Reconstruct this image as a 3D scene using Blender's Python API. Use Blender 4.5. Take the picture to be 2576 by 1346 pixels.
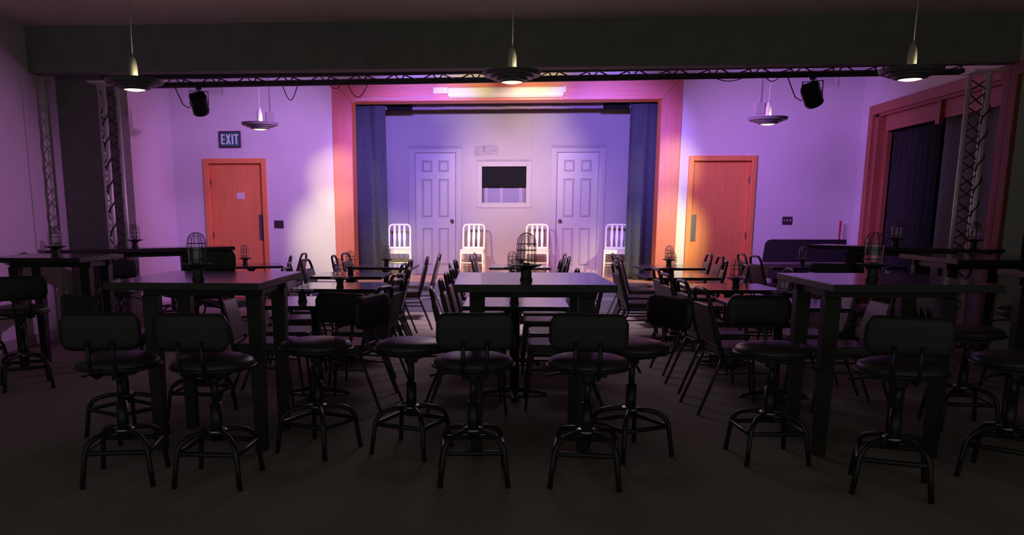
import bpy, bmesh, math, random
from mathutils import Vector, Matrix

# ------------------------------------------------------------------ clearing
for o in list(bpy.data.objects):
    bpy.data.objects.remove(o)
SC = bpy.context.scene
COL = SC.collection
PI = math.pi
R = math.radians

# ------------------------------------------------------------------ camera, world, exposure
cam_d = bpy.data.cameras.new('camera')
cam = bpy.data.objects.new('camera', cam_d)
COL.objects.link(cam)
cam.location = (0, 0, 1.42)
cam.rotation_euler = (R(90 - 10.863), 0, R(3.746))
cam_d.sensor_width = 36
cam_d.lens = 2100 / 2576 * 36
cam_d.shift_x = (1288 - 1150) / 2576
cam_d.shift_y = (943 - 673) / 2576
cam_d.clip_start = 0.05
SC.camera = cam
SC.view_settings.view_transform = 'Standard'
SC.view_settings.look = 'None'
SC.view_settings.gamma = 1
SC.view_settings.exposure = 0
SC.view_settings.use_curve_mapping = False

W = bpy.data.worlds.new('world')
SC.world = W
W.use_nodes = True
bg = W.node_tree.nodes['Background']
bg.inputs[0].default_value = (0.91, 1.0, 0.86, 1)
bg.inputs[1].default_value = 0.20


def spot(name, loc, aim, col, power, deg, blend=0.5, size=0.06):
    d = bpy.data.lights.new(name, 'SPOT')
    d.energy = power; d.color = col; d.spot_size = R(deg); d.spot_blend = blend
    d.shadow_soft_size = size
    o = bpy.data.objects.new(name, d); COL.objects.link(o)
    o.location = loc
    o.rotation_euler = (Vector(aim) - Vector(loc)).to_track_quat('-Z', 'Y').to_euler()
    return o


def point(name, loc, col, power, size=0.05):
    d = bpy.data.lights.new(name, 'POINT')
    d.energy = power; d.color = col; d.shadow_soft_size = size
    o = bpy.data.objects.new(name, d); COL.objects.link(o); o.location = loc
    return o


# stage spots along the truss behind the black bulkhead, some of them added fill
LIGHTS = [
    ('stage_light_warm', (-3.50, 9.95, 2.62), (-2.72, 13.1, 1.0), (1.0, 0.93, 0.44), 440, 30, 1.0, 0.06),
    ('stage_light_warm', (3.15, 9.85, 2.62), (2.28, 13.1, 1.05), (1.0, 1.0, 0.48), 760, 25, 1.0, 0.06),
    ('stage_light_warm', (-3.45, 9.95, 2.60), (-2.70, 13.1, 1.95), (1.0, 0.80, 0.28), 260, 21, 1.0, 0.06),
    ('stage_light_warm', (3.10, 9.85, 2.60), (2.36, 13.1, 2.1), (1.0, 0.85, 0.32), 260, 19, 1.0, 0.06),
    ('stage_light_screen', (-0.55, 10.0, 3.03), (-0.72, 13.05, 3.26), (1.0, 0.92, 0.36), 200, 20, 1.0, 0.06),
    ('stage_light_screen', (0.50, 10.0, 3.03), (0.40, 13.05, 3.26), (1.0, 0.92, 0.36), 200, 20, 1.0, 0.06),
    ('stage_light_key', (-2.0, 10.0, 3.02), (-0.1, 14.3, 1.3), (1.0, 0.72, 0.52), 600, 44, 1.0, 0.06),
    ('stage_light_key', (1.8, 10.0, 3.02), (0.1, 14.3, 1.3), (1.0, 0.45, 0.50), 100, 44, 1.0, 0.06),
    ('stage_light_high', (0.3, 10.0, 3.02), (0.05, 14.5, 2.28), (1.0, 0.71, 0.58), 790, 34, 1.0, 0.06),
    ('stage_light_key', (3.0, 9.85, 2.62), (-1.75, 13.9, 1.0), (1.0, 0.86, 0.45), 1300, 14, 1.0, 0.06),
    ('stage_light_blue', (-1.2, 10.0, 3.02), (-1.60, 14.5, 2.1), (0.31, 0.20, 1.0), 1100, 50, 0.9, 0.06),
    ('stage_light_blue', (1.2, 10.0, 3.02), (1.50, 14.5, 2.1), (0.29, 0.185, 1.0), 1080, 50, 0.9, 0.06),
    ('stage_light_violet', (-2.0, 10.0, 3.02), (-3.8, 13.1, 1.8), (0.60, 0.28, 1.0), 430, 70, 0.9, 0.4),
    ('stage_light_violet', (1.8, 10.0, 3.02), (3.8, 13.1, 1.9), (0.56, 0.235, 1.0), 330, 70, 0.9, 0.4),
    ('stage_light_violet', (0.6, 10.0, 3.02), (4.8, 12.9, 1.6), (0.45, 0.17, 1.0), 260, 50, 0.9, 0.4),
    ('stage_light_magenta', (3.15, 9.90, 2.66), (-5.3, 11.6, 1.6), (0.76, 0.22, 0.90), 520, 34, 1.0, 0.06),
    ('stage_light_magenta', (3.15, 9.90, 2.66), (-5.3, 8.2, 1.45), (0.82, 0.30, 0.95), 600, 26, 1.0, 0.06),  # second magenta spot, added to brighten the near left wall
    ('stage_light_pink', (0.2, 10.0, 3.02), (1.0, 14.3, 0.75), (1.0, 0.05, 0.35), 200, 20, 1.0, 0.06),
    ('house_floor_fill', (0.0, 10.6, 3.02), (0.0, 12.0, 0.0), (1.0, 0.72, 0.98), 600, 96, 1.0, 0.25),  # added fill that brightens the floor before the stage, no lantern behind it
    ('house_floor_fill', (-0.3, 10.3, 3.02), (-0.3, 7.9, 0.0), (0.95, 0.72, 0.88), 120, 116, 1.0, 0.7),  # added fill for the mid floor between the table rows
    ('stage_floor_fill', (0.0, 10.0, 3.03), (-0.25, 13.5, 0.40), (1.0, 0.42, 0.52), 420, 30, 1.0, 0.06),  # added spot to lift the pink of the stage boards
    ('stage_light_frame', (-0.6, 10.0, 3.02), (-2.6, 13.05, 2.2), (1.0, 0.5, 0.3), 45, 18, 1.0, 0.06),
    ('stage_light_frame', (0.5, 10.0, 3.02), (2.32, 13.05, 2.2), (1.0, 0.5, 0.35), 35, 18, 1.0, 0.06),
    ('stage_light_head', (0.0, 10.0, 3.0), (-0.15, 13.05, 3.4), (1.0, 0.50, 0.40), 60, 80, 1.0, 0.06),
]
for L_ in LIGHTS:
    spot(*L_)

# ------------------------------------------------------------------ materials
MATS = {}


def mat(name, col, rough=0.6, metal=0.0, spec=0.5, var=0.0, scale=20.0, bump=0.0, stretch=None, col2=None, coat=0.0):
    m = bpy.data.materials.new(name)
    m.use_nodes = True
    nt = m.node_tree
    b = nt.nodes['Principled BSDF']
    b.inputs['Base Color'].default_value = (*col, 1)
    b.inputs['Roughness'].default_value = rough
    b.inputs['Metallic'].default_value = metal
    b.inputs['Specular IOR Level'].default_value = spec
    b.inputs['Coat Weight'].default_value = coat
    if var > 0 or bump > 0 or col2:
        tc = nt.nodes.new('ShaderNodeTexCoord')
        mp = nt.nodes.new('ShaderNodeMapping')
        if stretch:
            mp.inputs['Scale'].default_value = stretch
        nz = nt.nodes.new('ShaderNodeTexNoise')
        nz.inputs['Scale'].default_value = scale
        nz.inputs['Detail'].default_value = 5
        nt.links.new(tc.outputs['Object'], mp.inputs[0])
        nt.links.new(mp.outputs[0], nz.inputs['Vector'])
        if var > 0 or col2:
            rp = nt.nodes.new('ShaderNodeValToRGB')
            c2 = col2 or tuple(min(1, c * (1 + var)) for c in col)
            c1 = col if col2 else tuple(c * (1 - var) for c in col)
            rp.color_ramp.elements[0].position = 0.3
            rp.color_ramp.elements[1].position = 0.7
            rp.color_ramp.elements[0].color = (*c1, 1)
            rp.color_ramp.elements[1].color = (*c2, 1)
            nt.links.new(nz.outputs[0], rp.inputs[0])
            nt.links.new(rp.outputs[0], b.inputs['Base Color'])
        if bump > 0:
            bp = nt.nodes.new('ShaderNodeBump')
            bp.inputs['Strength'].default_value = bump
            bp.inputs['Distance'].default_value = 0.01
            nt.links.new(nz.outputs[0], bp.inputs['Height'])
            nt.links.new(bp.outputs[0], b.inputs['Normal'])
    MATS[name] = m
    return m


def emis(name, col, strength):
    m = bpy.data.materials.new(name)
    m.use_nodes = True
    nt = m.node_tree
    nt.nodes.remove(nt.nodes['Principled BSDF'])
    e = nt.nodes.new('ShaderNodeEmission')
    e.inputs[0].default_value = (*col, 1)
    e.inputs[1].default_value = strength
    nt.links.new(e.outputs[0], nt.nodes['Material Output'].inputs[0])
    MATS[name] = m
    return m


def glassy(name):
    m = bpy.data.materials.new(name)
    m.use_nodes = True
    nt = m.node_tree
    nt.nodes.remove(nt.nodes['Principled BSDF'])
    t = nt.nodes.new('ShaderNodeBsdfTransparent')
    t.inputs[0].default_value = (0.93, 0.93, 0.95, 1)
    g = nt.nodes.new('ShaderNodeBsdfGlossy')
    g.inputs['Roughness'].default_value = 0.09
    lw = nt.nodes.new('ShaderNodeLayerWeight')
    lw.inputs[0].default_value = 0.5
    pw = nt.nodes.new('ShaderNodeMath'); pw.operation = 'POWER'; pw.inputs[1].default_value = 3.5
    ma = nt.nodes.new('ShaderNodeMath'); ma.operation = 'MULTIPLY_ADD'; ma.inputs[1].default_value = 0.65; ma.inputs[2].default_value = 0.10
    nt.links.new(lw.outputs['Facing'], pw.inputs[0])
    nt.links.new(pw.outputs[0], ma.inputs[0])
    mx = nt.nodes.new('ShaderNodeMixShader')
    nt.links.new(ma.outputs[0], mx.inputs[0])
    nt.links.new(t.outputs[0], mx.inputs[1])
    nt.links.new(g.outputs[0], mx.inputs[2])
    nt.links.new(mx.outputs[0], nt.nodes['Material Output'].inputs[0])
    MATS[name] = m
    return m


mat('wall_paint', (0.74, 0.70, 0.70), 0.75, var=0.02, scale=3)
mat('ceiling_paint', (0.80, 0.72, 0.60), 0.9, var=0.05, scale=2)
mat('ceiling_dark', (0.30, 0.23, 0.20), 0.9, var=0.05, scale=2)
mat('bulkhead_black', (0.23, 0.245, 0.235), 0.9, var=0.10, scale=6)
mat('pillar_black', (0.26, 0.245, 0.25), 0.8, var=0.1, scale=8)
mat('carpet', (0.29, 0.255, 0.225), 0.95, var=0.22, scale=70, bump=0.4, spec=0.1)
mat('stage_carpet', (0.20, 0.19, 0.27), 0.95, var=0.25, scale=90, bump=0.5, spec=0.1)
mat('oak', (0.60, 0.145, 0.135), 0.42, col2=(0.68, 0.18, 0.165), scale=5, stretch=(9, 9, 0.5))
mat('door_oak', (0.84, 0.26, 0.085), 0.45, col2=(0.94, 0.32, 0.11), scale=5, stretch=(9, 9, 0.5))
mat('oak_across', (0.68, 0.165, 0.13), 0.42, col2=(0.76, 0.20, 0.16), scale=5, stretch=(0.5, 9, 9))
mat('dark_oak', (0.36, 0.105, 0.06), 0.5, col2=(0.46, 0.14, 0.08), scale=5, stretch=(9, 9, 0.5))
mat('stage_boards', (0.84, 0.40, 0.28), 0.28, col2=(0.93, 0.48, 0.34), scale=4, stretch=(0.6, 8, 8))
mat('flat_paint', (0.32, 0.288, 0.308), 0.7, col2=(0.36, 0.328, 0.34), scale=1.4)
mat('flat_patch', (0.24, 0.215, 0.255), 0.8, col2=(0.32, 0.29, 0.32), scale=7, stretch=(1, 1, 3))
mat('flat_trim', (0.345, 0.315, 0.332), 0.6)
mat('panel_door_paint', (0.36, 0.328, 0.348), 0.5)
mat('flat_black', (0.010, 0.010, 0.012), 1.0, spec=0.05)
mat('masking_paint', (0.19, 0.16, 0.29), 0.8)
mat('masking_strip', (0.26, 0.22, 0.35), 0.8)
mat('curtain_cloth', (0.060, 0.062, 0.078), 0.9, var=0.18, scale=30, bump=0.2, spec=0.15)
mat('valance_cloth', (0.26, 0.19, 0.27), 0.9, var=0.15, scale=25, spec=0.15)
mat('screen_white', (0.92, 0.90, 0.86), 0.5)
mat('table_laminate', (0.11, 0.085, 0.09), 0.16, var=0.12, scale=6, stretch=(1, 8, 8), spec=0.85)
mat('table_edge', (0.02, 0.018, 0.018), 0.5)
mat('tall_laminate', (0.06, 0.05, 0.048), 0.16, var=0.12, scale=6, stretch=(1, 8, 8), spec=0.85)
mat('tall_wood', (0.022, 0.018, 0.017), 0.45, var=0.15, scale=6)
mat('black_metal', (0.018, 0.018, 0.018), 0.35, spec=0.5)
mat('grey_metal', (0.30, 0.29, 0.29), 0.3, metal=1.0)
mat('chrome', (0.55, 0.55, 0.55), 0.16, metal=1.0)
mat('alu', (0.90, 0.88, 0.88), 0.42, metal=0.3)
mat('truss_black', (0.06, 0.055, 0.06), 0.45, spec=0.5)
mat('black_vinyl', (0.022, 0.021, 0.022), 0.5, var=0.2, scale=40)
mat('seat_vinyl', (0.05, 0.045, 0.046), 0.4, var=0.2, scale=40)
mat('chair_cloth', (0.105, 0.085, 0.10), 0.36, var=0.22, scale=60)
mat('chair_frame', (0.05, 0.045, 0.05), 0.28, spec=0.6)
mat('white_paint', (0.95, 0.95, 0.68), 0.4)
mat('jar_metal', (0.03, 0.028, 0.026), 0.45)
mat('cage_wire', (0.05, 0.045, 0.045), 0.35, metal=0.6)
glassy('jar_glass')
mat('cup_brass', (0.75, 0.55, 0.25), 0.25, metal=1.0)
mat('pendant_shade', (0.16, 0.14, 0.15), 0.45)
mat('pendant_stem', (0.62, 0.60, 0.50), 0.5)
emis('pendant_lens', (1.0, 0.80, 0.50), 2.2)
mat('cable', (0.03, 0.025, 0.03), 0.6)
mat('conduit', (0.62, 0.58, 0.60), 0.5)
mat('vent_white', (0.70, 0.68, 0.66), 0.5)
mat('sign_green', (0.04, 0.17, 0.15), 0.4)
mat('sign_frame', (0.05, 0.03, 0.05), 0.4)
mat('sign_letter', (0.75, 0.85, 0.82), 0.5)
mat('paper', (0.80, 0.70, 0.70), 0.7)
mat('push_plate', (0.16, 0.13, 0.15), 0.4, metal=0.5)
mat('switch_plate', (0.05, 0.03, 0.05), 0.4)
mat('switch_toggle', (0.7, 0.66, 0.66), 0.4)
mat('knob_metal', (0.10, 0.08, 0.10), 0.25, metal=0.8)
mat('piano_black', (0.022, 0.020, 0.024), 0.32, spec=0.5)
mat('piano_rim_top', (0.16, 0.14, 0.15), 0.35)  # lighter than the case: the rim's reflection is put into the colour
mat('piano_white', (0.8, 0.78, 0.74), 0.3)
mat('red_paint', (0.50, 0.03, 0.06), 0.4)
mat('drape_dark', (0.022, 0.027, 0.024), 0.95, var=0.2, scale=20)
mat('drape_grey', (0.13, 0.165, 0.15), 0.95, var=0.15, scale=20)
mat('baseboard_paint', (0.45, 0.40, 0.42), 0.6)


# ------------------------------------------------------------------ mesh helpers
class MB:
    def __init__(self):
        self.bm = bmesh.new()

    def box(self, c, s, rz=0.0, rx=0.0, ry=0.0):
        m = Matrix.Translation(Vector(c)) @ Matrix.Rotation(rz, 4, 'Z') @ Matrix.Rotation(ry, 4, 'Y') @ Matrix.Rotation(rx, 4, 'X') @ Matrix.Diagonal((s[0], s[1], s[2], 1))
        bmesh.ops.create_cube(self.bm, size=1, matrix=m)
        return self

    def b2(self, x0, x1, y0, y1, z0, z1):
        return self.box(((x0 + x1) / 2, (y0 + y1) / 2, (z0 + z1) / 2), (x1 - x0, y1 - y0, z1 - z0))

    def tube(self, pts, r, n=8, closed=False, r1=None, caps=True):
        bm = self.bm
        P = [Vector(p) for p in pts]
        k = len(P)
        rings = []
        up = None
        for i, p in enumerate(P):
            if closed:
                t = (P[(i + 1) % k] - P[i - 1]).normalized()
            else:
                a = P[i] - P[i - 1] if i > 0 else P[1] - P[0]
                b = P[i + 1] - P[i] if i < k - 1 else P[-1] - P[-2]
                t = (a.normalized() + b.normalized())
                t = t.normalized() if t.length > 1e-6 else a.normalized()
            if up is None:
                up = Vector((0, 0, 1)) if abs(t.z) < 0.9 else Vector((1, 0, 0))
            u = t.cross(up)
            if u.length < 1e-5:
                u = t.cross(Vector((0, 1, 0)))
            u.normalize()
            v = u.cross(t).normalized()
            up = v
            rr = r if r1 is None else r + (r1 - r) * i / max(1, k - 1)
            rings.append([bm.verts.new(p + (u * math.cos(2 * PI * j / n) + v * math.sin(2 * PI * j / n)) * rr) for j in range(n)])
        m = k if closed else k - 1
        for i in range(m):
            A, Bq = rings[i], rings[(i + 1) % k]
            for j in range(n):
                bm.faces.new((A[j], A[(j + 1) % n], Bq[(j + 1) % n], Bq[j]))
        if not closed and caps:
            bm.faces.new(rings[0][::-1]); bm.faces.new(rings[-1])
        return self

    def lathe(self, prof, n=24, c=(0, 0, 0)):
        bm = self.bm
        c = Vector(c)
        rings = []
        for r, z in prof:
            if r < 1e-5:
                rings.append([bm.verts.new(c + Vector((0, 0, z)))])
            else:
                rings.append([bm.verts.new(c + Vector((r * math.cos(2 * PI * j / n), r * math.sin(2 * PI * j / n), z))) for j in range(n)])
        for A, Bq in zip(rings[:-1], rings[1:]):
            for j in range(n):
                j2 = (j + 1) % n
                if len(A) == 1 and len(Bq) == 1:
                    continue
                if len(A) == 1:
                    bm.faces.new((A[0], Bq[j2], Bq[j]))
                elif len(Bq) == 1:
                    bm.faces.new((A[j], A[j2], Bq[0]))
                else:
                    bm.faces.new((A[j], A[j2], Bq[j2], Bq[j]))
        return self

    def prism(self, poly, d, axis='z', m=None):
        """poly: list of 2D points; extruded by (d0,d1) along axis ('z': xy poly, 'y': xz poly, 'x': yz poly)."""
        bm = self.bm
        def P(a, b, t):
            v = Vector((a, b, t)) if axis == 'z' else Vector((a, t, b)) if axis == 'y' else Vector((t, a, b))
            return m @ v if m else v
        A = [bm.verts.new(P(a, b, d[0])) for a, b in poly]
        Bq = [bm.verts.new(P(a, b, d[1])) for a, b in poly]
        n = len(poly)
        bm.faces.new(A[::-1]); bm.faces.new(Bq)
        for i in range(n):
            bm.faces.new((A[i], A[(i + 1) % n], Bq[(i + 1) % n], Bq[i]))
        return self

    def build(self, name, material, parent=None, smooth=False, bevel=0.0, seg=2, loc=None):
        bmesh.ops.recalc_face_normals(self.bm, faces=self.bm.faces[:])
        me = bpy.data.meshes.new(name)
        self.bm.to_mesh(me); self.bm.free()
        o = bpy.data.objects.new(name, me)
        COL.objects.link(o)
        mats = material if isinstance(material, (list, tuple)) else [material]
        for q in mats:
            me.materials.append(MATS[q])
        if smooth:
            for p in me.polygons:
                p.use_smooth = True
        if bevel > 0:
            bv = o.modifiers.new('bevel', 'BEVEL')
            bv.width = bevel; bv.segments = seg; bv.limit_method = 'ANGLE'; bv.angle_limit = R(40)
        if parent:
            o.parent = parent
        if loc:
            o.location = loc
        return o


def thing(name, label, cat, loc=(0, 0, 0), rz=0.0, group=None):
    o = bpy.data.objects.new(name, None)
    COL.objects.link(o)
    o.empty_display_size = 0.1
    o.location = loc
    o.rotation_euler = (0, 0, rz)
    tag(o, label, cat, group)
    return o


def tag(o, label, cat, group=None):
    o['label'] = label; o['category'] = cat
    if group:
        o['group'] = group
    return o


def struct(o):
    o['kind'] = 'structure'
    return o


def dup(src, label, loc, rz=0.0, group=None):
    kids = {}
    for o in bpy.data.objects:
        if o.parent:
            kids.setdefault(o.parent.name, []).append(o)
    def cp(o, par):
        c = o.copy(); COL.objects.link(c); c.parent = par
        for k in kids.get(o.name, []):
            cp(k, c)
        return c
    r = cp(src, None)
    r.location = loc; r.rotation_euler = (0, 0, rz); r['label'] = label
    if group:
        r['group'] = group
    return r


def rrect(w, h, r, n=5, cx=0.0, cy=0.0):
    pts = []
    for sx, sy, a0 in ((1, 1, 0), (-1, 1, 90), (-1, -1, 180), (1, -1, 270)):
        for i in range(n + 1):
            a = R(a0 + 90 * i / n)
            pts.append((cx + sx * (w / 2 - r) + r * math.cos(a), cy + sy * (h / 2 - r) + r * math.sin(a)))
    return pts


# ================================================================== ROOM SHELL
XL, XR, YB, ZC = -5.3, 5.1, 13.1, 3.9
ZN = 3.42            # ceiling over the near half
YBEAM = 9.3
SZ = 0.394           # stage height

struct(MB().b2(-5.6, 5.4, -0.6, 13.3, -0.1, 0).build('floor', 'carpet'))
struct(MB().b2(-5.6, 5.4, 9.3, 13.3, ZC, ZC + 0.1).build('ceiling', 'wall_paint'))
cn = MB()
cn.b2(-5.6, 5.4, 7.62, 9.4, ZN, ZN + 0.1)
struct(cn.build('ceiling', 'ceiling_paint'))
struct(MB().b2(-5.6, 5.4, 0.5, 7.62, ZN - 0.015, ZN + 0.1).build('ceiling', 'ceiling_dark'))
# black bulkhead across the room and the black wing wall under its left end
struct(MB().b2(-5.3, 5.1, 9.25, 9.45, 2.94, 3.9).build('trim_1', 'bulkhead_black'))
struct(MB().b2(-5.3, -4.55, 9.80, 10.0, 0, 3.9).build('trim_2', 'pillar_black'))
# left wall
struct(MB().b2(-5.5, XL, 0.5, 13.3, 0, 3.9).build('wall_left', 'wall_paint'))
tw = MB()
tw.b2(XL, XL + 0.012, 9.08, 9.14, 0, 3.0)
tw.b2(XL, XL + 0.016, 9.50, 9.60, 0, 3.0)
struct(tw.build('trim_3', 'wall_paint'))
struct(MB().b2(XL, XL + 0.018, 0.6, 9.8, 0, 0.11).b2(XL, XL + 0.018, 10.05, YB, 0, 0.11).build('baseboard_left', 'baseboard_paint'))
# back wall (house side) around the proscenium opening and the two exit doors
PX0, PX1, PZ1 = -2.46, 2.18, 3.10        # proscenium opening
DL0, DL1, DLZ = -4.74, -3.90, 2.20       # left door leaf opening
DR0, DR1, DRZ = 2.70, 3.55, 2.21
wb = MB()
wb.b2(-5.6, DL0 - 0.02, YB, YB + 0.18, 0, 3.9)
wb.b2(DL0 - 0.02, DL1 + 0.02, YB, YB + 0.18, DLZ + 0.02, 3.9)
wb.b2(DL1 + 0.02, PX0 - 0.02, YB, YB + 0.18, 0, 3.9)
wb.b2(PX0 - 0.02, PX1 + 0.02, YB, YB + 0.18, PZ1 + 0.02, 3.9)
wb.b2(PX1 + 0.02, DR0 - 0.02, YB, YB + 0.18, 0, 3.9)
wb.b2(DR0 - 0.02, DR1 + 0.02, YB, YB + 0.18, DRZ + 0.02, 3.9)
wb.b2(DR1 + 0.02, 5.4, YB, YB + 0.18, 0, 3.9)
struct(wb.build('wall_back', 'wall_paint'))
struct(MB().b2(XL, DL0 - 0.07, YB - 0.018, YB, 0, 0.11).b2(DL1 + 0.07, -3.1, YB - 0.018, YB, 0, 0.11).b2(DR1 + 0.07, XR, YB - 0.018, YB, 0, 0.11).build('baseboard_back', 'baseboard_paint'))


def exit_door(nm, x0, x1, z1, handle_side):
    f = MB()
    w = 0.075
    f.b2(x0 - w, x0, YB - 0.035, YB + 0.14, 0, z1 + w)
    f.b2(x1, x1 + w, YB - 0.035, YB + 0.14, 0, z1 + w)
    f.b2(x0, x1, YB - 0.035, YB + 0.14, z1, z1 + w)
    # door stop inside the jamb
    f.b2(x0, x0 + 0.018, YB + 0.10, YB + 0.14, 0, z1)
    f.b2(x1 - 0.018, x1, YB + 0.10, YB + 0.14, 0, z1)
    f.b2(x0 + 0.018, x1 - 0.018, YB + 0.10, YB + 0.14, z1 - 0.018, z1)
    d = struct(f.build(nm, 'door_oak', bevel=0.006))
    MB().b2(x0 + 0.004, x1 - 0.004, YB + 0.05, YB + 0.095, 0.008, z1 - 0.004).build('door_leaf', 'door_oak', d)
    hx = x0 + 0.05 if handle_side < 0 else x1 - 0.05
    MB().b2(hx - 0.04, hx + 0.04, YB + 0.042, YB + 0.05, 1.02, 1.42).build('push_plate', 'push_plate', d, bevel=0.003)
    h = MB()
    for z in (0.28, z1 / 2, z1 - 0.28):
        xx = x1 - 0.012 if handle_side < 0 else x0 + 0.012
        h.tube([(xx, YB + 0.044, z - 0.05), (xx, YB + 0.044, z + 0.05)], 0.008)
    h.build('hinge', 'push_plate', d)
    return d


exit_door('door_1', DL0, DL1, DLZ, 1)
exit_door('door_2', DR0, DR1, DRZ, -1)
tag(MB().b2(-4.33, -4.20, YB + 0.045, YB + 0.0495, 1.66, 1.76).build('paper_notice', 'paper'), 'small pale paper notice stuck on the left exit door', 'notice')

# proscenium surround
pf = MB()
FW = 0.30
def mitre(poly, d):
    pf.prism(poly, d, 'y')
zt = PZ1 + FW + 0.02
mitre([(PX0 - FW, 0), (PX0, 0), (PX0, PZ1), (PX0 - FW, zt)], (YB - 0.045, YB))
mitre([(PX1, 0), (PX1 + FW, 0), (PX1 + FW, zt), (PX1, PZ1)], (YB - 0.045, YB))
trim4 = struct(pf.build('trim_4', 'oak', bevel=0.008))
pf = MB()
mitre([(PX0, PZ1), (PX1, PZ1), (PX1 + FW, zt), (PX0 - FW, zt)], (YB - 0.045, YB))
pf.build('head_board', 'oak_across', trim4, bevel=0.008)
pf = MB()
pf.b2(PX0 - 0.012, PX1 + 0.012, YB - 0.058, YB - 0.045, PZ1 + 0.06, PZ1 + 0.075)
pf.b2(PX0 - 0.012, PX1 + 0.012, YB - 0.055, YB - 0.045, PZ1 + 0.10, PZ1 + 0.108)
pf.build('moulding', 'oak_across', trim4)
pf = MB()
pf.b2(PX0 - 0.02, PX0, YB, YB + 0.30, 0, PZ1)
pf.b2(PX1, PX1 + 0.02, YB, YB + 0.30, 0, PZ1)
pf.b2(PX0 - 0.02, PX1 + 0.02, YB, YB + 0.30, PZ1, PZ1 + 0.02)
pf.build('reveal', 'door_oak', trim4)

# stage platform with a carpeted step along the front
st = MB()
st.b2(PX0, PX1, 12.98, 14.75, 0, SZ)
stage = struct(st.build('stage_platform', 'stage_boards'))
MB().b2(-3.05, 2.65, 12.60, 12.98, 0, SZ + 0.004).build('stage_apron', 'stage_carpet', stage, bevel=0.012)
MB().b2(-3.05, 2.65, 12.30, 12.598, 0, 0.205).build('stage_step', 'stage_carpet', stage, bevel=0.012)
# orange boards of the floor strip in front of the opening
MB().b2(PX0 - 0.3, PX1 + 0.3, 12.90, 12.985, SZ + 0.004, SZ + 0.012).build('stage_nosing', 'stage_boards', stage)

# stage house: set wall with two panelled doors and a window, side walls and lid
YS = 14.56
WX0, WX1, WZ0, WZ1 = -0.53, 0.22, 1.62, 2.22
A0, A1, AZ = -1.68, -0.97, 2.45          # stage left door leaf opening
B0, B1 = 0.73, 1.44
wsx = [(-3.4, A0), (A1, WX0), (WX1, B0), (B1, 3.2)]
ws = MB()
for a, b in wsx:
    ws.b2(a, b, YS, YS + 0.05, SZ, 3.32)
ws.b2(A0, A1, YS, YS + 0.05, AZ, 3.32)
ws.b2(B0, B1, YS, YS + 0.05, AZ, 3.32)
ws.b2(WX0, WX1, YS, YS + 0.05, SZ, WZ0)
ws.b2(WX0, WX1, YS, YS + 0.05, WZ1, 3.32)
wall_stage = struct(ws.build('wall_stage', 'flat_paint'))
sm = MB()
sm.b2(-2.6, 2.4, YS - 0.0012, YS, 2.868, 2.874)
for x in (-0.50, 0.30):
    sm.b2(x - 0.003, x + 0.003, YS - 0.0012, YS, 2.45, 3.2)
sm.build('panel_seam', 'flat_patch', wall_stage)
sm = MB()
sm.prism([(-0.67, 2.40), (-0.55, 2.39), (-0.42, 2.41), (-0.27, 2.40), (-0.25, 2.56), (-0.40, 2.58), (-0.52, 2.56), (-0.66, 2.55)], (YS - 0.0012, YS), 'y')
sm.build('paint_patch', 'flat_patch', wall_stage)
sh = MB()
sh.b2(-3.6, -3.4, YB + 0.18, 16.2, 0, 3.9).b2(3.2, 3.4, YB + 0.18, 16.2, 0, 3.9).b2(-3.6, 3.4, 16.0, 16.2, 0, 3.9)
struct(sh.build('wall_stagehouse', 'flat_black'))
struct(MB().b2(-3.6, 3.4, YB + 0.18, 16.2, 3.9, 4.0).build('ceiling_stage', 'flat_black'))
struct(MB().b2(-3.4, PX0, YB + 0.18, 16.0, 0, SZ - 0.002).b2(PX1, 3.2, YB + 0.18, 16.0, 0, SZ - 0.002).b2(PX0, PX1, 14.75, 16.0, 0, SZ - 0.002).build('floor_stage', 'stage_boards'))
# pale masking panel behind the window
struct(MB().b2(-1.0, 0.7, 14.70, 14.73, SZ, 2.3).build('wall_masking', 'masking_paint'))
mb = MB()
for x in (-0.46, -0.2, 0.13):
    mb.b2(x - 0.03, x + 0.03, 14.685, 14.70, SZ, 2.3)
struct(mb.build('trim_5', 'masking_strip'))


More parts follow.
